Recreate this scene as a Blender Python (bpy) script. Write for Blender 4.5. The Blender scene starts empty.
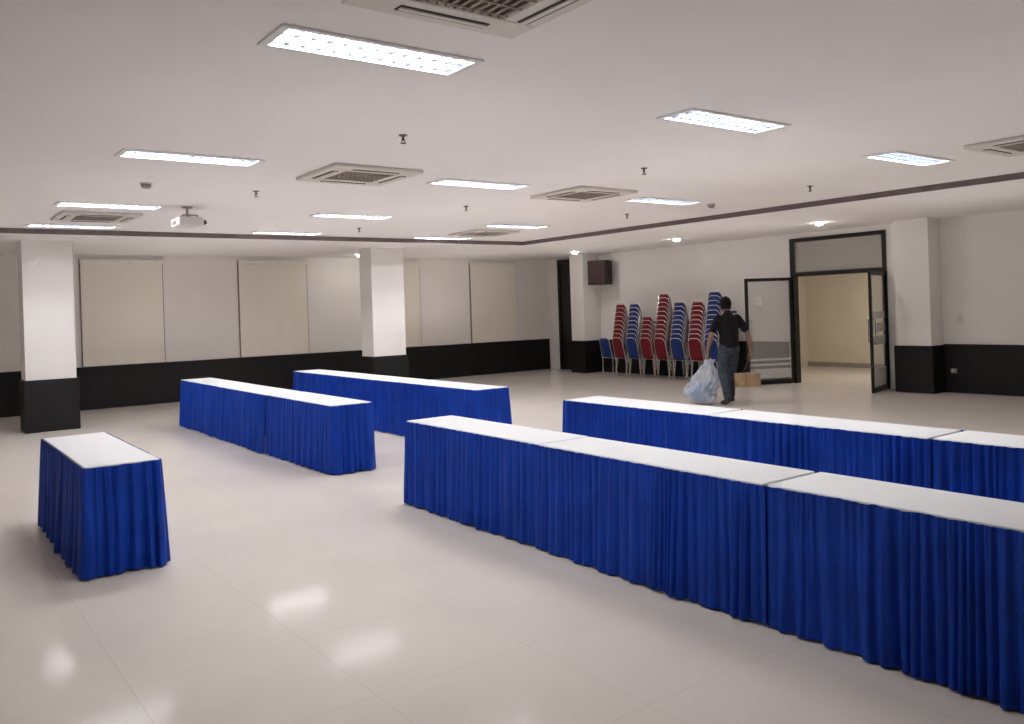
import bpy, bmesh, math, random
from mathutils import Vector, Matrix, noise
random.seed(4)
SC = bpy.context.scene
COL = SC.collection
PI = math.pi
SC.view_settings.view_transform = 'Standard'
SC.view_settings.look = 'None'

# ------------------------------------------------------------------ camera model
FPX, H = 836.0, 1.61
PX, PY = 512.0, 309.0
YAW, ROLL = math.radians(-36.6), math.radians(-1.9)
Fv = Vector((math.sin(-YAW), math.cos(-YAW)))
Rv = Vector((math.cos(-YAW), -math.sin(-YAW)))
cr, sr = math.cos(ROLL), math.sin(-ROLL)
def gp(x, y, z):
    """point of the horizontal plane at height z seen at photo position x, y"""
    dx, dy = x - PX, y - PY
    a = dx*cr - dy*sr; b = dx*sr + dy*cr
    t = FPX*(H - z)/b
    p = Fv*t + Rv*(a/FPX*t)
    return Vector((p.x, p.y, z))

cam = bpy.data.cameras.new('camera')
co = bpy.data.objects.new('camera', cam); COL.objects.link(co)
co.matrix_world = (Matrix.Translation((0, 0, H)) @ Matrix.Rotation(YAW, 4, 'Z')
                   @ Matrix.Rotation(PI/2, 4, 'X') @ Matrix.Rotation(ROLL, 4, 'Z'))
cam.sensor_fit = 'HORIZONTAL'; cam.sensor_width = 36.0
cam.lens = FPX/1024*36.0
cam.shift_y = -(362 - PY)/1024
cam.clip_start = 0.05
SC.camera = co

# ------------------------------------------------------------------ materials
def mat(name, col, rough=.5, metal=0.0, var=.06, scale=6.0, bump=0.0, spec=.5, emit=None, strength=0.0, sheen=0.0):
    m = bpy.data.materials.new(name); m.use_nodes = True
    nt = m.node_tree; N = nt.nodes; L = nt.links
    b = N['Principled BSDF']
    tc = N.new('ShaderNodeTexCoord'); nz = N.new('ShaderNodeTexNoise')
    nz.inputs['Scale'].default_value = scale; nz.inputs['Detail'].default_value = 3
    L.new(tc.outputs['Object'], nz.inputs['Vector'])
    rp = N.new('ShaderNodeValToRGB')
    rp.color_ramp.elements[0].position = .3; rp.color_ramp.elements[1].position = .7
    rp.color_ramp.elements[0].color = [c*(1-var) for c in col] + [1]
    rp.color_ramp.elements[1].color = [min(1, c*(1+var)) for c in col] + [1]
    L.new(nz.outputs['Fac'], rp.inputs['Fac'])
    L.new(rp.outputs['Color'], b.inputs['Base Color'])
    b.inputs['Roughness'].default_value = rough
    b.inputs['Metallic'].default_value = metal
    b.inputs['Specular IOR Level'].default_value = spec
    if sheen: b.inputs['Sheen Weight'].default_value = sheen
    if bump:
        bp = N.new('ShaderNodeBump'); bp.inputs['Strength'].default_value = bump; bp.inputs['Distance'].default_value = .01
        L.new(nz.outputs['Fac'], bp.inputs['Height']); L.new(bp.outputs['Normal'], b.inputs['Normal'])
    if emit:
        b.inputs['Emission Color'].default_value = list(emit) + [1]
        b.inputs['Emission Strength'].default_value = strength
    return m

def floor_mat():
    m = mat('polished cream tile', (.715, .655, .60), .10, var=.03, scale=1.4, spec=.022)
    nt = m.node_tree; N = nt.nodes; L = nt.links
    b = N['Principled BSDF']; rp = [n for n in N if n.type == 'VALTORGB'][0]
    tc = [n for n in N if n.type == 'TEX_COORD'][0]
    br = N.new('ShaderNodeTexBrick'); br.offset = 0; br.squash = 1
    br.inputs['Scale'].default_value = 1.0
    br.inputs['Brick Width'].default_value = .8; br.inputs['Row Height'].default_value = .8
    br.inputs['Mortar Size'].default_value = .002; br.inputs['Mortar Smooth'].default_value = .1
    br.inputs['Mortar'].default_value = (.61, .555, .505, 1)
    L.new(tc.outputs['Object'], br.inputs['Vector'])
    L.new(rp.outputs['Color'], br.inputs['Color1']); L.new(rp.outputs['Color'], br.inputs['Color2'])
    L.new(br.outputs['Color'], b.inputs['Base Color'])
    return m

def glass_mat(name, tint, fac, rough=.08):
    m = mat(name, tint, rough, var=.03)
    nt = m.node_tree; N = nt.nodes; L = nt.links
    b = N['Principled BSDF']; out = N['Material Output']
    tr = N.new('ShaderNodeBsdfTransparent'); tr.inputs['Color'].default_value = (.95, .96, .95, 1)
    mx = N.new('ShaderNodeMixShader'); mx.inputs[0].default_value = fac
    L.new(tr.outputs[0], mx.inputs[1]); L.new(b.outputs[0], mx.inputs[2]); L.new(mx.outputs[0], out.inputs['Surface'])
    return m

M = dict(
    floor=floor_mat(),
    ceil=mat('ceiling paint', (.93, .888, .865), .9, var=.012, scale=1.5),
    wall=mat('wall paint', (.91, .865, .82), .85, var=.015, scale=2),
    pillar=mat('pillar paint', (.92, .88, .845), .8, var=.015, scale=2),
    cream=mat('corridor paint', (.76, .69, .58), .85, var=.03, scale=2),
    black=mat('black wainscot', (.0055, .005, .0055), .55, var=.25, scale=9, bump=.05, spec=.3),
    blackcap=mat('black ledge', (.010, .009, .009), .5, var=.2, spec=.3),
    step=mat('dark ceiling step', (.19, .155, .148), .85, var=.1),
    metal_dark=mat('dark door metal', (.012, .010, .010), .4, metal=.3, var=.15),
    glass=glass_mat('door glass', (.80, .78, .76), .24),
    glass2=glass_mat('transom glass', (.58, .56, .55), .45),
    frost=glass_mat('frosted strip', (.85, .835, .82), .65, .4),
    door=mat('dark wood door', (.010, .008, .007), .45, var=.3, scale=4),
    blind=mat('blind fabric', (.925, .855, .755), .8, var=.012, scale=20),
    blindbar=mat('blind rail', (.90, .84, .76), .5),
    gapshade=mat('window shadow gap', (.27, .22, .19), .6, var=.1),  # dark tone stands in for the shadow at the blind edges
    skirt=mat('blue satin skirt', (.0036, .040, .33), .5, var=.18, scale=5, spec=.2),
    white=mat('white table cover', (.87, .87, .885), .55, var=.012, scale=10),
    steel=mat('grey steel leg', (.25, .25, .26), .35, metal=.8),
    chrome=mat('chrome tube', (.84, .82, .81), .2, metal=1.0, var=.03),
    red=mat('red vinyl', (.165, .006, .017), .5, var=.15, scale=12, spec=.25),
    blue=mat('blue vinyl', (.009, .030, .155), .5, var=.15, scale=12, spec=.25),
    lampframe=mat('white lamp frame', (.84, .83, .83), .4, var=.02),
    reflector=mat('lamp reflector', (.9, .9, .92), .3, var=.01, emit=(.92, .96, 1), strength=3.0),
    tube=mat('lit tube', (.95, .97, 1), .4, var=.01, emit=(.98, .98, 1), strength=135),
    louver=mat('lamp louver', (.020, .024, .032), .5, var=.02, spec=.1),
    acpanel=mat('ac plastic', (.74, .69, .63), .5, var=.02),
    acgrille=mat('ac grille', (.33, .27, .23), .6, var=.06),
    acslot=mat('ac slot', (.07, .06, .052), .7),
    brass=mat('sprinkler metal', (.10, .085, .08), .4, metal=.6),
    plastic=mat('white plastic', (.75, .71, .67), .5, var=.02),
    grey=mat('grey plastic', (.33, .30, .28), .45, var=.04),
    lens=mat('lens glass', (.02, .02, .03), .1),
    spot=mat('lit downlight', (1, .97, .92), .4, var=.01, emit=(1, .965, .925), strength=110),
    spk=mat('speaker cabinet', (.018, .012, .011), .5, var=.2),
    grille=mat('speaker grille', (.040, .017, .016), .7, var=.2, scale=60),
    skin=mat('skin', (.22, .115, .07), .55, var=.06, scale=20),
    hair=mat('black hair', (.006, .005, .005), .7, var=.3, scale=40, spec=.12),
    shirt=mat('black cotton', (.009, .008, .010), .85, var=.2, scale=15, bump=.15, spec=.2),
    jeans=mat('grey blue denim', (.046, .056, .074), .85, var=.3, scale=18, bump=.15, spec=.2),
    shoe=mat('dark shoe', (.012, .012, .013), .5, var=.2),
    eye=mat('eye white', (.75, .73, .70), .3), lip=mat('lip', (.25, .09, .08), .5),
    bag=glass_mat('thin plastic bag', (.50, .58, .78), .48, .22),
    bagfill=mat('folded cloth in bag', (.07, .24, .68), .8, var=.8, scale=6),
    carton=mat('brown cardboard', (.40, .265, .15), .8, var=.08, scale=12),
    tape=mat('packing tape', (.48, .34, .21), .3), string=mat('brown cord', (.20, .13, .08), .7),
    paper=mat('notice paper', (.80, .80, .80), .6),
)
# crinkled plastic
nt = M['bag'].node_tree
nzb = [n for n in nt.nodes if n.type == 'TEX_NOISE'][0]; nzb.inputs['Scale'].default_value = 12
rpb = [n for n in nt.nodes if n.type == 'VALTORGB'][0]
rpb.color_ramp.elements[0].color = (.62, .72, .90, 1); rpb.color_ramp.elements[1].color = (.97, .97, .98, 1)

# ------------------------------------------------------------------ mesh helpers
def link(name, me, parent=None):
    o = bpy.data.objects.new(name, me); COL.objects.link(o)
    if parent is not None: o.parent = parent
    return o
def obj(name, bm, m, parent=None, smooth=False, angle=35, loc=None):
    bmesh.ops.recalc_face_normals(bm, faces=bm.faces[:])
    me = bpy.data.meshes.new(name); bm.to_mesh(me); bm.free()
    me.materials.append(M[m] if isinstance(m, str) else m)
    if smooth:
        for p in me.polygons: p.use_smooth = True
        if angle: me.set_sharp_from_angle(angle=math.radians(angle))
    o = link(name, me, parent)
    if loc is not None: o.location = loc
    return o
def tag(o, label, cat, group=None, kind=None):
    o['label'] = label; o['category'] = cat
    if group: o['group'] = group
    if kind: o['kind'] = kind
    return o
def thing(name, label, cat, loc=(0, 0, 0), rz=0.0, group=None):
    o = bpy.data.objects.new(name, None); COL.objects.link(o)
    o.empty_display_size = .1
    o.location = loc; o.rotation_euler = (0, 0, rz)
    return tag(o, label, cat, group)
def dup(root, loc, rz, label, group=None):
    r = root.copy(); COL.objects.link(r); r.location = loc; r.rotation_euler = (0, 0, rz); r['label'] = label
    if group: r['group'] = group
    for ch in list(root.children):
        c = ch.copy(); COL.objects.link(c); c.parent = r
        for g in ch.children:
            d = g.copy(); COL.objects.link(d); d.parent = c
    return r
def struct(name, bm, m, label, cat, parent=None, smooth=False):
    o = obj(name, bm, m, parent, smooth)
    if parent is None: tag(o, label, cat, kind='structure')
    return o
def box(bm, x0, x1, y0, y1, z0, z1, bev=0.0, seg=2):
    r = bmesh.ops.create_cube(bm, size=1.0); vs = r['verts']
    for v in vs:
        v.co = Vector(((x0+x1)/2 + v.co.x*(x1-x0), (y0+y1)/2 + v.co.y*(y1-y0), (z0+z1)/2 + v.co.z*(z1-z0)))
    if bev:
        es = list({e for v in vs for e in v.link_edges})
        bmesh.ops.bevel(bm, geom=es, offset=bev, segments=seg, affect='EDGES', profile=.5)
def BX(*a, **k):
    bm = bmesh.new(); box(bm, *a, **k); return bm
def tube(bm, pts, rad, n=10, ncap=3):
    pts = [Vector(p) for p in pts]; k = len(pts)
    if not isinstance(rad, (list, tuple)): rad = [rad]*k
    rad = [(r, r) if not isinstance(r, (list, tuple)) else r for r in rad]
    tans = []
    for i in range(k):
        t = pts[min(i+1, k-1)] - pts[max(i-1, 0)]; tans.append(t.normalized())
    rows = []
    def ring(c, t, ru, rv):
        ref = Vector((1, 0, 0)) if abs(t.x) < .85 else Vector((0, 1, 0))
        u = (ref - t*ref.dot(t)).normalized(); v = t.cross(u)
        return [bm.verts.new(c + u*(ru*math.cos(2*PI*j/n)) + v*(rv*math.sin(2*PI*j/n))) for j in range(n)]
    r0 = min(rad[0]); r1 = min(rad[-1])
    for q in range(ncap, 0, -1):
        an = PI/2*q/(ncap+.6)
        rows.append(ring(pts[0] - tans[0]*r0*math.sin(an), tans[0], rad[0][0]*math.cos(an), rad[0][1]*math.cos(an)))
    for i in range(k): rows.append(ring(pts[i], tans[i], *rad[i]))
    for q in range(1, ncap+1):
        an = PI/2*q/(ncap+.6)
        rows.append(ring(pts[-1] + tans[-1]*r1*math.sin(an), tans[-1], rad[-1][0]*math.cos(an), rad[-1][1]*math.cos(an)))
    for a, b in zip(rows, rows[1:]):
        for j in range(n): bm.faces.new((a[j], a[(j+1) % n], b[(j+1) % n], b[j]))
    bm.faces.new(rows[0][::-1]); bm.faces.new(rows[-1])
def lathe(bm, prof, n=20, c=(0, 0, 0)):
    rows = [[bm.verts.new((c[0]+r*math.cos(2*PI*j/n), c[1]+r*math.sin(2*PI*j/n), c[2]+z)) for j in range(n)] for r, z in prof]
    for a, b in zip(rows, rows[1:]):
        for j in range(n): bm.faces.new((a[j], a[(j+1) % n], b[(j+1) % n], b[j]))
    bm.faces.new(rows[0][::-1]); bm.faces.new(rows[-1])
def ellipsoid(bm, c, r, seg=16):
    q = bmesh.ops.create_uvsphere(bm, u_segments=seg, v_segments=seg//2+2, radius=1)
    for v in q['verts']: v.co = Vector((c[0]+v.co.x*r[0], c[1]+v.co.y*r[1], c[2]+v.co.z*r[2]))
def spline(pts, k=6):
    P = [Vector(p) for p in pts]; out = []
    for i in range(len(P)-1):
        a = P[max(i-1, 0)]; b = P[i]; c = P[i+1]; d = P[min(i+2, len(P)-1)]
        for q in range(k):
            t = q/k
            out.append(.5*((2*b) + (c-a)*t + (2*a-5*b+4*c-d)*t*t + (3*b-a-3*c+d)*t**3))
    out.append(P[-1]); return out

# ------------------------------------------------------------------ the setting
WX, WY, SOF, CZ = 14.0, 17.2, 2.878, 2.95
EX, EY = 10.2, 13.3          # edges of the raised ceiling field
LIGHTS = [(2.03, 3.83), (5.0, 4.0), (8.0, 4.2), (2.03, 7.1), (5.05, 7.3), (8.1, 7.5),
          (2.05, 10.4), (5.08, 10.4), (8.15, 10.75), (2.03, 12.75), (5.12, 12.85), (8.1, 12.95),
          (8.0, .9)]
FL, FW = .53, .145            # half sizes of a lamp opening
struct('floor', BX(-3.2, 18, -3.2, 17.4, -.1, 0), 'floor', 'polished cream tiled floor of the hall', 'floor')
bm = bmesh.new()
xs = sorted({-3.2, EX} | {round(x+d, 4) for x, y in LIGHTS for d in (-FL, FL)})
ys = sorted({-3.2, EY} | {round(y+d, 4) for x, y in LIGHTS for d in (-FW, FW)})
V = {(i, j): bm.verts.new((x, y, CZ)) for i, x in enumerate(xs) for j, y in enumerate(ys)}
for i in range(len(xs)-1):
    for j in range(len(ys)-1):
        cx, cy = (xs[i]+xs[i+1])/2, (ys[j]+ys[j+1])/2
        if any(abs(cx-x) < FL and abs(cy-y) < FW for x, y in LIGHTS): continue
        bm.faces.new((V[i, j], V[i, j+1], V[i+1, j+1], V[i+1, j]))
bmesh.ops.delete(bm, geom=[v for v in bm.verts if not v.link_faces], context='VERTS')
struct('ceiling', bm, 'ceil', 'white plaster ceiling field with recessed lights', 'ceiling')
bm = bmesh.new(); box(bm, -3.2, 18, EY, 17.4, SOF, 3.0); box(bm, EX, 18, -3.2, EY, SOF, 3.0)
struct('ceiling', bm, 'ceil', 'lower white ceiling border along the blinds wall and door wall', 'ceiling')
bm = bmesh.new(); box(bm, -3.2, EX, EY-.012, EY, SOF-.001, CZ); box(bm, EX-.012, EX, -3.2, EY-.012, SOF-.001, CZ)
struct('trim_1', bm, 'step', 'dark stripe around the step in the ceiling', 'trim')
struct('wall_back', BX(-3.2, 14.2, WY, WY+.2, 0, SOF), 'wall', 'pale wall with roller blinds', 'wall')
bm = bmesh.new(); D0, D1, DZ = 7.82, 9.76, 2.78
box(bm, WX, WX+.2, D1, WY, 0, SOF); box(bm, WX, WX+.2, -3.2, D0, 0, SOF); box(bm, WX, WX+.2, D0, D1, DZ, SOF)
struct('wall_right', bm, 'pillar', 'white wall with the glass double door', 'wall')
struct('wall_left', BX(-3.2, -3, -3.2, WY, 0, CZ), 'wall', 'plain wall on the left outside the picture', 'wall')
struct('wall_front', BX(-3, WX, -3.2, -3, 0, SOF), 'wall', 'plain wall behind the viewer', 'wall')
bm = bmesh.new(); box(bm, 17.8, 18, 5, 12.2, 0, SOF); box(bm, 14.2, 17.8, 12.0, 12.2, 0, SOF); box(bm, 14.2, 17.8, 5, 5.2, 0, SOF)
struct('wall_corridor', bm, 'cream', 'cream wall of the corridor beyond the open door', 'wall')
struct('baseboard_corridor', BX(17.77, 17.8, 5.2, 12, 0, .1), 'grey', 'grey skirting of the corridor wall', 'baseboard')

# wainscot
WZ = .77
def wains(i, boxes, label):
    bm = bmesh.new()
    for b in boxes: box(bm, *b)
    o = struct('trim_%d' % i, bm, 'black', label, 'wainscot')
    bm = bmesh.new()
    for (x0, x1, y0, y1, z0, z1) in boxes: box(bm, x0-.012, x1+.012, y0-.012, y1+.012, z1, z1+.025)
    obj('ledge', bm, 'blackcap', o)
wains(2, [(-3, WX-.06, WY-.05, WY-.001, 0, WZ)], 'black wainscot along the blinds wall')
wains(3, [(WX-.05, WX-.001, D1+.09, 15.19, 0, WZ)], 'black wainscot behind the chair stacks')
wains(4, [(WX-.05, WX-.001, -3, 6.84, 0, WZ)], 'black wainscot on the door wall right of the pillar')
def column(i, x0, x1, y0, y1, label):
    struct('wall_pillar_%d' % i, BX(x0, x1, y0, y1, 0, SOF), 'pillar', label, 'pillar')
    e = .03
    bm = bmesh.new()
    xr = x1 if x1 > 13.9 else x1+e
    box(bm, x0-e, xr, y0-e, y1+e, 0, WZ+.01, .004, 1)
    struct('trim_%d' % (4+i), bm, 'black', 'black cladding around the foot of the ' + label, 'wainscot')
column(1, 1.58, 2.26, 14.3, 14.8, 'white pillar at the left edge')
column(2, 7.43, 8.13, 14.5, 15.0, 'white pillar between the blinds')
column(3, 13.45, WX, 15.2, 15.67, 'white pillar in the far corner')
column(4, 13.6, WX, 6.88, 7.47, 'white pillar right of the open door')

# windows behind blinds; their dark edges paint in the shadow gaps beside the fabric
BL = [(2.83, 4.27), (5.77, 7.24), (8.6, 10.05), (11.5, 12.92)]
BLAB = ['cream roller blind beside the left pillar', 'cream roller blind left of the middle pillar',
        'cream roller blind half hidden behind the middle pillar', 'cream roller blind nearest the far corner']
for i, (a, b) in enumerate(BL):
    w = (a+b)/2
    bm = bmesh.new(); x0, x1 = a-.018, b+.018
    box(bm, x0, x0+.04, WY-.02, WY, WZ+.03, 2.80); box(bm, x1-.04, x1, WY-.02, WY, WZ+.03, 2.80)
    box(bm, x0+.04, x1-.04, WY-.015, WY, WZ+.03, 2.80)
    struct('window_%d' % (i+1), bm, 'gapshade', 'window rim painted shadow-dark behind the ' + BLAB[i], 'window')
    hw = (b-a)/2
    t = thing('roller_blind', BLAB[i], 'blind', (w, WY-.038, WZ+.03), 0, 'roller blinds on the back wall')
    bm = bmesh.new(); n = 24
    vs = [[bm.verts.new((-hw + 2*hw*k/n, .004*math.sin(k*1.1+i)*(1-q/6), .012 + (1.93-.012)*q/6)) for k in range(n+1)] for q in range(7)]
    for q in range(6):
        for k in range(n): bm.faces.new((vs[q][k], vs[q][k+1], vs[q+1][k+1], vs[q+1][k]))
    obj('fabric', bm, 'blind', t, True, 0)
    obj('bottom_bar', BX(-hw, hw, -.012, .012, 0, .03, .006), 'blindbar', t)
    obj('headrail', BX(-hw-.01, hw+.01, -.025, .025, 1.92, 2.0, .012), 'blindbar', t)

# dark door in the corner
bm = bmesh.new(); box(bm, WX-.03, WX, 15.72, 16.72, 0, 2.8)
o = struct('door_3', bm, 'door', 'tall dark door in the far corner', 'door')
bm = bmesh.new(); box(bm, WX-.06, WX-.03, 15.70, 15.78, 0, 2.84); box(bm, WX-.06, WX-.03, 16.66, 16.75, 0, 2.84); box(bm, WX-.06, WX-.03, 15.78, 16.66, 2.76, 2.84); box(bm, WX-.05, WX-.03, 15.78, 16.66, 2.05, 2.12)
obj('frame', bm, 'metal_dark', o)

# glass double door
bm = bmesh.new(); f = .07
box(bm, WX-.03, WX+.12, D0, D0+f, 0, DZ); box(bm, WX-.03, WX+.12, D1-f, D1, 0, DZ)
box(bm, WX-.03, WX+.12, D0+f, D1-f, DZ-f, DZ); box(bm, WX-.03, WX+.12, D0+f, D1-f, 2.05, 2.13)
o = struct('trim_20', bm, 'metal_dark', 'dark metal frame with transom around the double door', 'door frame')
obj('transom_glass', BX(WX+.04, WX+.05, D0+f, D1-f, 2.13, DZ-f), 'glass2', o)
def leaf(name, hinge, end, label, bands):
    hx, hy = hinge; d = Vector((end[0]-hx, end[1]-hy)); W = d.length
    o = thing(name, label, 'door', (hx, hy, 0), math.atan2(d.y, d.x)); o['kind'] = 'structure'
    bm = bmesh.new(); s = .055
    box(bm, 0, s, -.022, .022, .01, 2.04, .004, 1); box(bm, W-s, W, -.022, .022, .01, 2.04, .004, 1)
    box(bm, s, W-s, -.022, .022, .01, .09); box(bm, s, W-s, -.022, .022, 1.98, 2.04)
    obj('frame', bm, 'metal_dark', o)
    obj('glass', BX(s, W-s, -.005, .005, .09, 1.98), 'glass', o)
    bm = bmesh.new()
    for sy in (-1, 1):
        tube(bm, [(W-.09, sy*.02, .85), (W-.09, sy*.06, .85), (W-.09, sy*.06, 1.25), (W-.09, sy*.02, 1.25)], .012, 8)
    obj('door_handle', bm, 'chrome', o, True)
    bm = bmesh.new()
    for z0, z1 in bands: box(bm, s+.01, W-s-.01, -.009, .009, z0, z1)
    obj('frosted_strip', bm, 'frost', o)
    return o, W
lo, W = leaf('door_1', (13.96, 9.73), (13.08, 10.15), 'left glass door leaf standing open beside the walking person', ((.12, .30), (.36, .40), (.46, .50)))
obj('notice', BX(W-.36, W-.2, .006, .012, 1.5, 1.68), 'paper', lo)
leaf('door_2', (13.96, 7.86), (13.08, 7.62), 'right glass door leaf standing open beside the pillar', ((.10, .40), (.80, .95), (1.02, 1.17), (1.24, 1.36)))

# ------------------------------------------------------------------ ceiling fixtures
def make_troffer(label, x, y):
    t = thing('ceiling_light', label, 'ceiling light', (x, y, CZ), 0, 'recessed fluorescent lights')
    bm = bmesh.new(); a, b = FL+.028, FW+.025; c, d = FL-.012, FW-.010
    for q in ((-a, a, d, b), (-a, a, -b, -d), (-a, -c, -d, d), (c, a, -d, d)):
        box(bm, *q, -.012, 0)
    obj('frame', bm, 'lampframe', t)
    bm = BX(-FL+.002, FL-.002, -FW+.002, FW-.002, .001, .075)
    bmesh.ops.delete(bm, geom=[f for f in bm.faces if f.calc_center_median().z < .01], context='FACES')
    obj('reflector', bm, 'reflector', t)
    for s in (-1, 1):
        bm = bmesh.new(); tube(bm, [(-.49, s*.07, .038), (.49, s*.07, .038)], .015, 10, 1)
        obj('lamp_tube', bm, 'tube', t, True)
    bm = bmesh.new()
    for k in range(13):
        xk = -c+.004+k*(2*c-.008)/12; box(bm, xk-.003, xk+.003, -d, d, .000, .014)
    for y_ in (-d+.003, 0, d-.003): box(bm, -c, c, y_-.003, y_+.003, .001, .015)
    obj('louver', bm, 'louver', t)
    return t
LLAB = ['largest louvred ceiling light, nearest the camera at the top left',
        'louvred ceiling light in the nearest row, middle of its three',
        'louvred ceiling light in the nearest row, at the right edge',
        'louvred ceiling light left of the big air conditioner grille',
        'louvred ceiling light between the two middle air conditioners',
        'louvred ceiling light right of the second air conditioner, near the ceiling stripe',
        'thin lit ceiling light just above the left air conditioner',
        'thin lit ceiling light to the right of the projector',
        'thin lit ceiling light beyond the middle air conditioners, near the stripe corner',
        'thin lit ceiling light at the far left, below the left air conditioner',
        'thin lit ceiling light in the farthest row, middle of its three',
        'thin lit ceiling light in the farthest row, beside the far air conditioner',
        'louvred ceiling light over the right end of the rear table row, outside the frame']
tp = None
for (x, y), lab in zip(LIGHTS, LLAB):
    if tp is None: tp = make_troffer(lab, x, y)
    else: dup(tp, (x, y, CZ), 0, lab)

def make_ac(label, x, y):
    t = thing('air_conditioner', label, 'air conditioner', (x, y, CZ), 0, 'ceiling cassette air conditioners')
    bm = bmesh.new(); h = .45; g = .25
    for b in ((-h, h, g, h), (-h, h, -h, -g), (-h, -g, -g, g), (g, h, -g, g)): box(bm, *b, -.035, 0, .008, 1)
    obj('panel', bm, 'acpanel', t)
    bm = BX(-g, g, -g, g, -.012, 0)
    for k in range(11):
        p = -g+.02+k*.046
        box(bm, p-.008, p+.008, -g, g, -.033, -.012)
    for k in range(5):
        p = -g+.04+k*.105
        box(bm, -g, g, p-.006, p+.006, -.035, -.014)
    obj('grille', bm, 'acgrille', t)
    for k in range(4):
        bm = BX(-.23, .23, .32, .38, -.039, -.034); bmesh.ops.rotate(bm, verts=bm.verts[:], cent=(0, 0, 0), matrix=Matrix.Rotation(k*PI/2, 3, 'Z'))
        s = obj('slot', bm, 'acslot', t)
        bm = BX(-.225, .225, .33, .36, -.046, -.039, .002, 1); bmesh.ops.rotate(bm, verts=bm.verts[:], cent=(0, 0, 0), matrix=Matrix.Rotation(k*PI/2, 3, 'Z'))
        obj('vane', bm, 'acpanel', s)
    return t
ACS = [('square ceiling air conditioner with dark grille, largest in full view', 3.62, 7.25),
       ('square ceiling air conditioner in the middle, second right of the largest', 6.6, 7.4),
       ('square ceiling air conditioner at the far left between thin lights', 2.1, 11.5),
       ('square ceiling air conditioner farthest away near the stripe corner', 8.25, 11.85),
       ('square ceiling air conditioner cut off at the right edge', 8.25, 3.15),
       ('square ceiling air conditioner cut off at the top edge', 2.0, 2.78)]
ap = make_ac(*ACS[0])
for lab, x, y in ACS[1:]: dup(ap, (x, y, CZ), 0, lab)

# sprinklers, detectors, downlights
def make_sprinkler(p, label):
    t = thing('sprinkler', label, 'sprinkler', p, 0, 'ceiling sprinklers')
    bm = bmesh.new(); lathe(bm, [(.033, 0), (.033, -.006), (.016, -.012)]); obj('escutcheon', bm, 'brass', t, True)
    bm = bmesh.new(); lathe(bm, [(.010, -.01), (.010, -.035), (.007, -.042)], 10); box(bm, -.013, -.009, -.004, .004, -.062, -.032); box(bm, .009, .013, -.004, .004, -.062, -.032)
    obj('stem', bm, 'brass', t, True)
    bm = bmesh.new(); lathe(bm, [(.022, -.061), (.022, -.065)], 14); obj('deflector', bm, 'brass', t)
    return t
SP = [((403, 135), 'dark ceiling sprinkler above and right of the largest air conditioner'),
      ((256, 191), 'dark ceiling sprinkler left of the largest air conditioner'),
      ((466, 206), 'dark ceiling sprinkler below the middle louvred light'),
      ((644, 168), 'dark ceiling sprinkler above the second air conditioner'),
      ((627, 214), 'dark ceiling sprinkler below the second air conditioner'),
      ((810, 186), 'dark ceiling sprinkler above the door, near the ceiling stripe'),
      ((359, 228), 'dark ceiling sprinkler farthest away, above the middle pillar')]
sp0 = None
for (px, py), lab in SP:
    p = gp(px, py, CZ)
    if sp0 is None: sp0 = make_sprinkler(p, lab)
    else: dup(sp0, p, 0, lab)
for k, ((px, py), lab) in enumerate([((146, 183), 'small round smoke detector left of the projector'),
                                     ((711, 204), 'small round smoke detector near the ceiling stripe at right')]):
    t = thing('smoke_detector', lab, 'smoke detector', gp(px, py, CZ), 0, 'smoke detectors')
    bm = bmesh.new(); lathe(bm, [(.06, 0), (.06, -.015)]); obj('base', bm, 'plastic', t, True)
    bm = bmesh.new(); lathe(bm, [(.045, -.015), (.05, -.03), (.035, -.05), (.01, -.055)]); obj('dome', bm, 'grey', t, True)
DL = [((8.1, 16.3), 'lit round downlight in front of the blinds, beside the middle pillar'),
      ((12.7, 14.6), 'lit round downlight above the far corner'),
      ((12.45, 11.25), 'lit round downlight above the chair stacks'),
      ((12.45, 8.1), 'lit round downlight above the open door')]
dl0 = None
for (x, y), lab in DL:
    if dl0 is None:
        dl0 = thing('downlight', lab, 'downlight', (x, y, SOF), 0, 'round downlights')
        bm = bmesh.new(); lathe(bm, [(.08, 0), (.08, -.004), (.068, -.006)], 24); obj('ring', bm, 'lampframe', dl0, True)
        bm = bmesh.new(); lathe(bm, [(.066, -.005), (.064, -.02), (.052, -.034), (.033, -.042), (.01, -.046)], 24); obj('lamp', bm, 'spot', dl0, True)
    else: dup(dl0, (x, y, SOF), 0, lab)
la = bpy.data.lights.new('corridor_lamp', 'AREA'); la.energy = 36; la.color = (1, .93, .82); la.shape = 'DISK'; la.size = .3
lo_ = bpy.data.objects.new('corridor_lamp', la); COL.objects.link(lo_); lo_.location = (15.8, 9.0, SOF-.04)
# added spot lamps without fixtures, filling ceiling and upper walls with light
for i, (x, y) in enumerate([(2.6, 1.2), (6.2, 1.2), (10.6, 1.2), (2.5, 5.0), (6.6, 5.2), (11.2, 5.0), (2.5, 9.0), (6.6, 9.0), (11.3, 9.0),
                            (.4, 12.6), (4.7, 12.6), (8.6, 12.4), (11.6, 13.0), (3.9, 15.7), (10.4, 15.8)]):
    l = bpy.data.lights.new('ceiling_fill', 'SPOT'); l.energy = 10 if (y < 2 and x < 9) else (31 if x > 10 else 24); l.color = (1, .96, .935)
    l.spot_size = math.radians(172); l.spot_blend = 1.0; l.shadow_soft_size = 0.0
    o = bpy.data.objects.new('ceiling_fill', l); COL.objects.link(o); o.location = (x, y, .85); o.rotation_euler = (PI, 0, 0)

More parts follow.
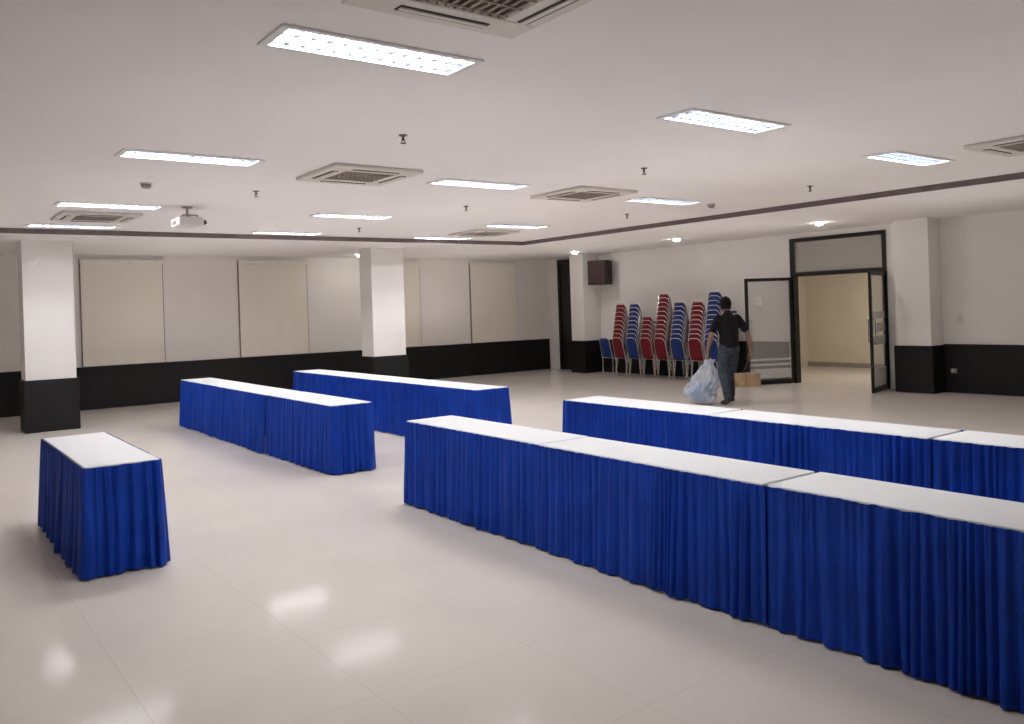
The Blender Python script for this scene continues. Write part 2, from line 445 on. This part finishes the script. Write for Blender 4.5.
# projector
pc = gp(187, 207, CZ)
t = thing('projector', 'white projector hanging from the ceiling on a short pole', 'projector', pc, math.radians(-90))
bm = bmesh.new(); lathe(bm, [(.06, 0), (.06, -.015), (.03, -.02)]); obj('ceiling_plate', bm, 'grey', t, True)
bm = bmesh.new(); tube(bm, [(0, 0, -.01), (0, 0, -.13)], .014, 10, 1)
for a in (-1, 1):
    for b in (-1, 1): tube(bm, [(0, 0, -.09), (a*.12, b*.09, -.115), (a*.12, b*.09, -.135)], .009, 6, 1)
obj('mount', bm, 'grey', t, True)
obj('body', BX(-.19, .19, -.14, .14, -.235, -.135, .02, 3), 'plastic', t, True)
bm = bmesh.new(); tube(bm, [(.08, .13, -.185), (.08, .165, -.185)], .036, 18, 1); obj('lens', bm, 'lens', t, True)
bm = bmesh.new()
for k in range(6): box(bm, -.194, -.188, -.1+k*.035, -.085+k*.035, -.21, -.16)
for k in range(5): box(bm, -.12+k*.035, -.105+k*.035, -.143, -.139, -.21, -.16)
obj('vent', bm, 'acslot', t)

# wall speaker
t = thing('wall_speaker', 'dark box speaker mounted high on the wall by the corner pillar', 'speaker', (13.66, 14.82, 2.12), math.radians(205))
obj('cabinet', BX(-.2, .18, -.24, .24, 0, .58, .012), 'spk', t)
obj('grille', BX(.18, .2, -.22, .22, .03, .55, .006), 'grille', t)
bm = bmesh.new(); tube(bm, [(-.2, 0, .3), (-.33, -.06, .3)], .02, 8); box(bm, -.2, -.18, -.06, .06, .2, .4); obj('bracket', bm, 'metal_dark', t)

t = thing('wall_socket', 'small grey power socket on the black wainscot at right', 'socket', (13.95, 6.7, .36), 0)
obj('plate', BX(-.012, 0, -.05, .05, -.04, .04, .004, 1), 'grey', t)
obj('plug', BX(-.05, -.012, -.02, .02, -.02, .02, .006, 1), 'plastic', t)
t = thing('light_switch', 'small white light switch on the wall right of the door pillar', 'switch', (WX, 6.6, 1.2), 0)
obj('plate', BX(-.01, 0, -.04, .04, -.06, .06, .003, 1), 'plastic', t)
obj('rocker', BX(-.016, -.01, -.02, .02, -.03, .03, .002, 1), 'lampframe', t)

# ------------------------------------------------------------------ tables
TZ, TL, TW = .70, 1.8, .45
def skirt_bm(kind, seed):
    hx, hy = TW/2+.004, TL/2
    e = hy+.016; c = hy+.004
    paths = {'hi': [[(hx, -e), (hx, c), (-hx, c), (-hx, -e)]],
             'lo': [[(-hx, e), (-hx, -c), (hx, -c), (hx, e)]],
             'mid': [[(hx, -e), (hx, e)], [(-hx, e), (-hx, -e)]],
             'single': [[(hx, 0), (hx, c), (-hx, c), (-hx, -c), (hx, -c), (hx, 0)]]}[kind]
    bm = bmesh.new(); r = .025
    vs_ = [0, .035, .09, .17, .27, .38, .5, .62, .74, .86, .95, 1]
    for pi_, P in enumerate(paths):
        P = [Vector(p) for p in P]; poly = [P[0]]
        for i in range(1, len(P)-1):
            a = (P[i-1]-P[i]).normalized(); b = (P[i+1]-P[i]).normalized()
            p0 = P[i]+a*r; p1 = P[i]+b*r
            for q in range(9):
                u = q/8; poly.append(p0*(1-u)**2 + P[i]*2*u*(1-u) + p1*u*u)
        poly.append(P[-1])
        pts = []; step = .0055
        L = sum((poly[i+1]-poly[i]).length for i in range(len(poly)-1)); n = int(L/step); step = L/n
        seg = 0; acc = 0
        for k in range(n+1):
            s = min(k*step, L-1e-6)
            while seg < len(poly)-2 and acc+(poly[seg+1]-poly[seg]).length < s: acc += (poly[seg+1]-poly[seg]).length; seg += 1
            d = poly[seg+1]-poly[seg]; pts.append(poly[seg]+d.normalized()*min(s-acc, d.length))
        nr = []
        for k in range(n+1):
            tt = (pts[min(k+2, n)]-pts[max(k-2, 0)]).normalized(); nr.append(Vector((tt.y, -tt.x)))
        ph = seed*1.7; ph2 = seed*2.9; rows = []
        for k in range(n+1):
            s = k*step
            per = .071*(1+.9*noise.noise(Vector((s*6, seed*3.1, 1))))
            per2 = .19*(1+.7*noise.noise(Vector((s*3, seed*2.1, 6))))
            ph += 2*PI*step/per; ph2 += 2*PI*step/per2
            am = max(.35, 1.05+1.4*noise.noise(Vector((s*4.5, seed*5.3, 2))))
            fl = 1+.8*noise.noise(Vector((s*1.4, seed*2.2, 4)))
            hem = .012+.010*noise.noise(Vector((s*6, seed, 9)))
            topw = .0045*noise.noise(Vector((s*18, seed*1.3, 12)))
            edge = 1.0
            if kind != 'single': edge = min(1.0, .25+.75*min(s, L-s)/.09)
            am *= edge; fl = 1+(fl-1)*edge
            colv = []
            for v in vs_:
                sway = 1.2*v*noise.noise(Vector((s*3.5, v*1.8, seed*4.7)))
                w = math.sin(ph+sway) + .3*math.sin(2*(ph+sway)+1.1)
                fine = math.sin(ph*2.3+seed)*(1-v)
                off = .004 + .026*fl*v**1.15 + .0130*am*(.26+.74*v**.6)*(w+.7) + .014*edge*v*math.sin(ph2+.6*sway) + .0025*fine
                z = (TZ-.006+topw) - v*((TZ-.006+topw)-hem)
                p = pts[k]+nr[k]*max(off, .002)
                colv.append(bm.verts.new((p.x, p.y, z)))
            rows.append(colv)
        for k in range(n):
            for m in range(len(vs_)-1): bm.faces.new((rows[k][m], rows[k+1][m], rows[k+1][m+1], rows[k][m+1]))
    return bm
def table(xc, yc, kind, seed, label, group):
    t = thing('banquet_table', label, 'table', (xc, yc, 0), 0, group)
    bm = BX(-TW/2, TW/2, -TL/2+.009, TL/2-.009, TZ-.028, TZ, .006, 3)
    obj('tabletop', bm, 'white', t, True)
    for sx in (-1, 1):
        for sy in (-1, 1):
            bm = bmesh.new(); tube(bm, [(sx*.16, sy*.72, TZ-.03), (sx*.16, sy*.76, .012)], .013, 8, 1)
            obj('leg', bm, 'steel', t, True)
    obj('table_skirt', skirt_bm(kind, seed), 'skirt', t, True, 0)
    return t
base = 'white-topped table with blue pleated skirt'
table(1.175, 6.74, 'single', 1, base + ' standing alone at the lower left', 'skirted tables')
def row(xc, ytop, seed, pitch, labs):
    for k, kind in enumerate(('hi', 'mid', 'lo')):
        table(xc+(.006, -.006, .004)[k], ytop-.9-k*pitch, kind, seed+k, labs[k], 'skirted tables')
row(3.68, 6.21, 3, 1.808, [base + ', far left end of the nearest right row', base + ', middle of the nearest right row',
                    base + ', at the right edge, nearest of all'])
row(5.52, 6.33, 7, 1.816, [base + ', left end of the row before the person', base + ', middle of the row before the person',
                    base + ', right edge end of the row before the person'])
row(3.74, 13.27, 11, 1.822, [base + ', far end of the left-hand nearer row', base + ', middle of the left-hand nearer row',
                      base + ', near end of the left-hand nearer row'])
row(5.56, 13.33, 15, 1.806, [base + ', far end of the left-hand rear row', base + ', middle of the left-hand rear row',
                      base + ', near right end of the left-hand rear row'])

# ------------------------------------------------------------------ stacking chairs (local front is -x)
def make_chair(colour):
    t = thing('stacking_chair', '', 'chair', (0, 0, 0), 0, 'stacked %s chairs' % colour)
    TR = .0085
    bm = BX(-.215, .19, -.160, .160, .425, .472, .02, 3); obj('seat', bm, colour, t, True)
    def up(z): return .205 + (z-.41)*.21
    bm = bmesh.new(); nz_, ny = 11, 10; front = []; back = []
    for q in range(nz_):
        z = .47+.395*q/(nz_-1); wv = .158 - .055*max(0, (q-6)/4)**2 - .01*max(0, (2-q)/2)**2
        th = .015*(1 if 0 < q < nz_-1 else .4)
        front.append([bm.verts.new((up(z)-th+.02*(1-(2*j/ny-1)**2), wv*(2*j/ny-1), z)) for j in range(ny+1)])
        back.append([bm.verts.new((up(z)+th+.02*(1-(2*j/ny-1)**2), wv*(2*j/ny-1), z)) for j in range(ny+1)])
    for q in range(nz_-1):
        for j in range(ny):
            bm.faces.new((front[q][j], front[q][j+1], front[q+1][j+1], front[q+1][j])); bm.faces.new((back[q][j], back[q+1][j], back[q+1][j+1], back[q][j+1]))
        bm.faces.new((front[q][0], front[q+1][0], back[q+1][0], back[q][0])); bm.faces.new((front[q][ny], back[q][ny], back[q+1][ny], front[q+1][ny]))
    for j in range(ny):
        bm.faces.new((front[0][j], back[0][j], back[0][j+1], front[0][j+1])); bm.faces.new((front[-1][j], front[-1][j+1], back[-1][j+1], back[-1][j]))
    obj('backrest', bm, colour, t, True)
    SY = .172
    for s in (-1, 1):
        bm = bmesh.new(); tube(bm, [(-.185, s*SY, .415), (-.195, s*SY, .35), (-.232, s*SY, .009)], TR, 8, 1); obj('leg', bm, 'chrome', t, True)
        bm = bmesh.new(); tube(bm, [(.195, s*SY, .415), (.197, s*SY, .3), (.200, s*SY, .009)], TR, 8, 1); obj('leg', bm, 'chrome', t, True)
    bm = bmesh.new()
    for s in (-1, 1): tube(bm, [(-.185, s*SY, .415), (.2, s*SY, .415)], TR, 8, 1)
    for x in (-.12, .13): tube(bm, [(x, -SY, .415), (x, SY, .415)], .007, 6, 1)
    obj('seat_frame', bm, 'chrome', t, True)
    bm = bmesh.new()
    pr = [(.205, SY, .415), (up(.6), SY, .6), (up(.78), .168, .78), (up(.85), .145, .85), (up(.885), .095, .885), (up(.885)+.012, 0, .888)]
    pts = pr + [(x, -y, z) for x, y, z in pr[-2::-1]]
    tube(bm, pts, TR, 8, 1); obj('back_frame', bm, 'chrome', t, True)
    return t
PITCH = (-.0185, .095)
ORD = ['lowest', 'second from floor', 'third from floor', 'fourth from floor', 'fifth from floor', 'sixth from floor', 'seventh from floor',
       'eighth from floor', 'ninth from floor', 'tenth from floor', 'eleventh from floor']
STK = [('blue', 14.14, 1, ''), ('red', 13.71, 9, 'stack next to the lone blue chair'),
       ('blue', 13.28, 9, 'stack between the two leftmost red stacks'),
       ('red', 12.84, 6, 'the short red stack'), ('red', 12.42, 11, 'the tallest red stack'),
       ('blue', 11.96, 9, 'stack right of the tallest red stack'),
       ('red', 11.48, 9, 'the rightmost red stack'), ('blue', 11.06, 11, 'stack behind the person')]
proto = {}
for colour, y, n, desc in STK:
    rz = PI + random.uniform(-.06, .06)
    for k in range(n):
        if n == 1: lab = 'lone blue padded chair with chrome legs at left end of the chair stacks'
        else: lab = '%s padded chair, %s in %s' % (colour, 'topmost' if k == n-1 else ORD[k], desc)
        loc = (13.40+PITCH[0]*k*math.cos(rz), y+PITCH[0]*k*math.sin(rz), PITCH[1]*k)
        if colour not in proto:
            proto[colour] = make_chair(colour); o = proto[colour]
            o.location = loc; o.rotation_euler = (0, 0, rz); o['label'] = lab
        else: dup(proto[colour], loc, rz, lab)

# ------------------------------------------------------------------ person
def remeshed(name, bm, m, parent, voxel, smooth=3):
    me = bpy.data.meshes.new('tmp'); bmesh.ops.recalc_face_normals(bm, faces=bm.faces[:]); bm.to_mesh(me); bm.free()
    o = bpy.data.objects.new('tmp', me); COL.objects.link(o)
    md = o.modifiers.new('r', 'REMESH'); md.mode = 'VOXEL'; md.voxel_size = voxel; md.use_smooth_shade = True
    if smooth:
        ms = o.modifiers.new('s', 'SMOOTH'); ms.factor = .5; ms.iterations = smooth
    dg = bpy.context.evaluated_depsgraph_get(); dg.update()
    nm = bpy.data.meshes.new_from_object(o.evaluated_get(dg), depsgraph=dg)
    bpy.data.objects.remove(o); bpy.data.meshes.remove(me)
    nm.name = name; nm.materials.clear(); nm.materials.append(M[m])
    for p in nm.polygons: p.use_smooth = True
    return link(name, nm, parent)
PL = gp(731, 403, 0); PR = math.radians(-28)
bm = bmesh.new()
tube(bm, [(0, 0, .88), (0, 0, .98), (0, .005, 1.08), (0, .025, 1.25), (0, .03, 1.36), (0, .03, 1.41)], [(.13, .095), (.13, .09), (.125, .085), (.155, .10), (.14, .08), (.07, .06)], 20)
tube(bm, [(0, .025, 1.38), (0, .048, 1.50)], [.052, .048], 14)
HC = (-.014, .064, 1.565)
ellipsoid(bm, HC, (.074, .092, .108), 24)
ellipsoid(bm, (-.020, .094, 1.51), (.052, .058, .05), 16)
tube(bm, [(-.026, .151, 1.575), (-.030, .167, 1.545)], [.008, .013], 8)
for s in (-1, 1): ellipsoid(bm, (HC[0]+s*.077, .057, 1.56), (.01, .02, .032), 10)
arms = {-1: [(-.155, .025, 1.355), (-.215, .02, 1.25), (-.285, .0, 1.10), (-.312, .03, .98), (-.33, .07, .86), (-.332, .075, .82)],
        1: [(.155, .025, 1.355), (.215, -.015, 1.25), (.285, -.07, 1.10), (.298, -.09, .97), (.300, -.11, .84), (.300, -.115, .79)]}
for s, A in arms.items():
    tube(bm, A, [.050, .046, .040, .039, .027, .024], 14)
    hx, hy, hz = A[-1]
    tube(bm, [(hx, hy, hz+.02), (hx, hy, hz-.03), (hx, hy, hz-.065)], [(.016, .028), (.017, .042), (.015, .04)], 14)
    for q, (dy, ln) in enumerate(((.033, .95), (.011, 1.08), (-.011, 1.0), (-.033, .8))):
        x0 = hx+s*.003
        tube(bm, [(x0, hy+dy, hz-.06), (x0+s*.004, hy+dy, hz-.06-.035*ln), (x0-s*.018, hy+dy, hz-.06-.055*ln), (x0-s*.036, hy+dy, hz-.06-.038*ln)], [.0095, .009, .0085, .007], 8, 2)
    tube(bm, [(hx-s*.006, hy+.025, hz-.0), (hx-s*.018, hy+.05, hz-.035), (hx-s*.026, hy+.042, hz-.07)], [.013, .011, .008], 8, 2)
legs = {-1: [(-.08, 0, .90), (-.115, -.01, .70), (-.14, -.04, .48), (-.155, -.18, .30), (-.17, -.275, .125)],
        1: [(.08, 0, .90), (.10, .10, .70), (.105, .18, .48), (.10, .20, .28), (.095, .205, .09)]}
feet = {-1: [(0, -.035, -.035), (-.008, .035, -.066), (-.02, .12, -.092), (-.024, .15, -.093)],
        1: [(0, -.045, -.045), (.008, .04, -.043), (.022, .14, -.054), (.026, .18, -.058)]}
for s, A in legs.items():
    tube(bm, A, [.08, .07, .052, .048, .036], 14)
    P = [Vector(A[-1])+Vector(q) for q in feet[s]]
    tube(bm, P, [.03, .032, (.036, .022), (.028, .018)], 12)
person = remeshed('person', bm, 'skin', None, .0065, 2)
person.location = PL; person.rotation_euler = (0, 0, PR)
tag(person, 'person in black T-shirt and grey-blue trousers walking away with a bag and box', 'person')
bm = bmesh.new()
tube(bm, [(0, 0, .90), (0, 0, .97), (0, .004, 1.08), (0, .025, 1.25), (0, .03, 1.36), (0, .028, 1.425)], [(.158, .116), (.158, .116), (.154, .108), (.176, .12), (.162, .095), (.072, .064)], 22, 1)
for s, A in arms.items(): tube(bm, [A[0], A[1], tuple(Vector(A[1]).lerp(Vector(A[2]), .6))], [.064, .065, .060], 16, 1)
remeshed('shirt', bm, 'shirt', person, .010, 3)
bm = bmesh.new()
tube(bm, [(0, 0, .84), (0, 0, .98)], [(.146, .106), (.146, .108)], 20, 1)
for s, A in legs.items(): tube(bm, A, [.095, .088, .073, .068, .060], 16, 1)
remeshed('trousers', bm, 'jeans', person, .010, 3)
for s, A in legs.items():
    bm = bmesh.new(); P = [Vector(A[-1])+Vector(q) for q in feet[s]]
    tube(bm, P, [(.04, .042), (.043, .044), (.046, .034), (.038, .028)], 16)
    tube(bm, [Vector(A[-1])+Vector((0, 0, -.04)), A[-1]], [.045, .044], 14)
    for v in bm.verts: v.co.z = max(v.co.z, .001)
    remeshed('shoe', bm, 'shoe', person, .008, 1)
bm = bmesh.new(); q = bmesh.ops.create_icosphere(bm, subdivisions=4, radius=1)
for v in bm.verts:
    c = v.co.copy(); k = 1+.07*noise.noise(c*5)
    v.co = Vector((HC[0]+c.x*.091*k, HC[1]-.008+c.y*.107*k, HC[2]+.012+c.z*.122*k))
dele = [v for v in bm.verts if (v.co.y > HC[1]+.045 and v.co.z < HC[2]+.055) or (v.co.z < HC[2]-.075) or (v.co.y > HC[1]-.005 and v.co.z < HC[2]+.0)]
bmesh.ops.delete(bm, geom=dele, context='VERTS')
obj('hair', bm, 'hair', person, True, 0)
for s in (-1, 1):
    bm = bmesh.new(); ellipsoid(bm, (HC[0]-.01+s*.03, HC[1]+.082, 1.568), (.013, .009, .008), 10); e = obj('eye', bm, 'eye', person, True, 0)
    bm = bmesh.new(); ellipsoid(bm, (HC[0]-.01+s*.03, HC[1]+.090, 1.568), (.006, .003, .006), 8); obj('iris', bm, 'hair', e, True, 0)
bm = bmesh.new(); ellipsoid(bm, (HC[0]-.01, HC[1]+.083, 1.515), (.024, .008, .007), 10); obj('mouth', bm, 'lip', person, True, 0)

PM = Matrix.Translation(PL) @ Matrix.Rotation(PR, 4, 'Z')
def placed(o, local, rz=0):
    o.location = PM @ Vector(local); o.rotation_euler = (0, 0, PR+rz)
# plastic bag: limp, pulled up into the left hand
t = thing('plastic_bag', 'big white and blue plastic bag held in the left hand of the person', 'bag'); placed(t, (-.46, .02, .03))
def sack(prof, kx, ky, n=48, rough=1.0):
    bm = bmesh.new(); rows = []
    for r, z in prof:
        ring = []
        for j in range(n):
            a = 2*PI*j/n; u = Vector((math.cos(a), math.sin(a), z*3))
            k = 1+rough*(.36*noise.noise(u*1.4+Vector((3, 1, 0)))+.32*noise.noise(u*4.5)+.18*noise.noise(u*10)+.07*math.sin(a*9+z*14)*min(1, z*3))
            lean = max(0, z-.25)/.42
            ring.append(bm.verts.new((math.cos(a)*r*kx*k+.155*lean, math.sin(a)*r*ky*k+.05*lean, z)))
        rows.append(ring)
    for a, b in zip(rows, rows[1:]):
        for j in range(n): bm.faces.new((a[j], a[(j+1) % n], b[(j+1) % n], b[j]))
    bm.faces.new(rows[0][::-1])
    return bm
bm = sack([(.02, .0), (.12, .004), (.17, .02), (.195, .05), (.205, .09), (.21, .13), (.212, .17), (.212, .215), (.21, .26), (.21, .30), (.20, .34), (.19, .38), (.17, .42), (.135, .49), (.095, .55), (.06, .60), (.06, .64), (.075, .67)], 1.12, .72)
obj('sack', bm, 'bag', t, True, 50)
bm = sack([(.02, .02), (.12, .025), (.165, .06), (.18, .13), (.165, .20), (.13, .27), (.07, .33), (.02, .345)], .95, .60, 28, .8)
bm.faces.new([v for v in bm.verts][-28:])
obj('contents', bm, 'bagfill', t, True, 0)
bm = bmesh.new()
for s in (-1, 1): tube(bm, spline([(.15+s*.02, .0, .63), (.158, .0, .675), (.158, .055, .685), (.158, .11, .675), (.15+s*.02, .10, .63)], 4), .008, 8, 1)
obj('handle', bm, 'bag', t, True, 0)
# cardboard box hanging right under the hand
t = thing('cardboard_box', 'brown cardboard box hanging by a cord from the right hand of the person', 'box'); placed(t, (.215, -.165, .27), math.radians(-4))
obj('carton', BX(-.18, .18, -.095, .095, 0, .21, .006), 'carton', t)
obj('tape', BX(-.1815, .1815, -.02, .02, -.001, .2115), 'tape', t)
bm = bmesh.new()
tube(bm, [(-.06, .03, .21), (.04, .045, .405), (.066, .05, .433), (.088, .055, .405), (.13, .03, .21)], .005, 6, 1)
tube(bm, [(-.06, -.098, .0), (-.06, -.098, .212), (-.06, .098, .212), (-.06, .098, 0)], .004, 6, 1)
tube(bm, [(.13, -.098, .0), (.13, -.098, .212), (.13, .098, .212), (.13, .098, 0)], .004, 6, 1)
obj('cord', bm, 'string', t, True, 0)

# ------------------------------------------------------------------ world
w = bpy.data.worlds.new('world'); SC.world = w; w.use_nodes = True
w.node_tree.nodes['Background'].inputs[0].default_value = (.9, .85, .8, 1)
w.node_tree.nodes['Background'].inputs[1].default_value = .02
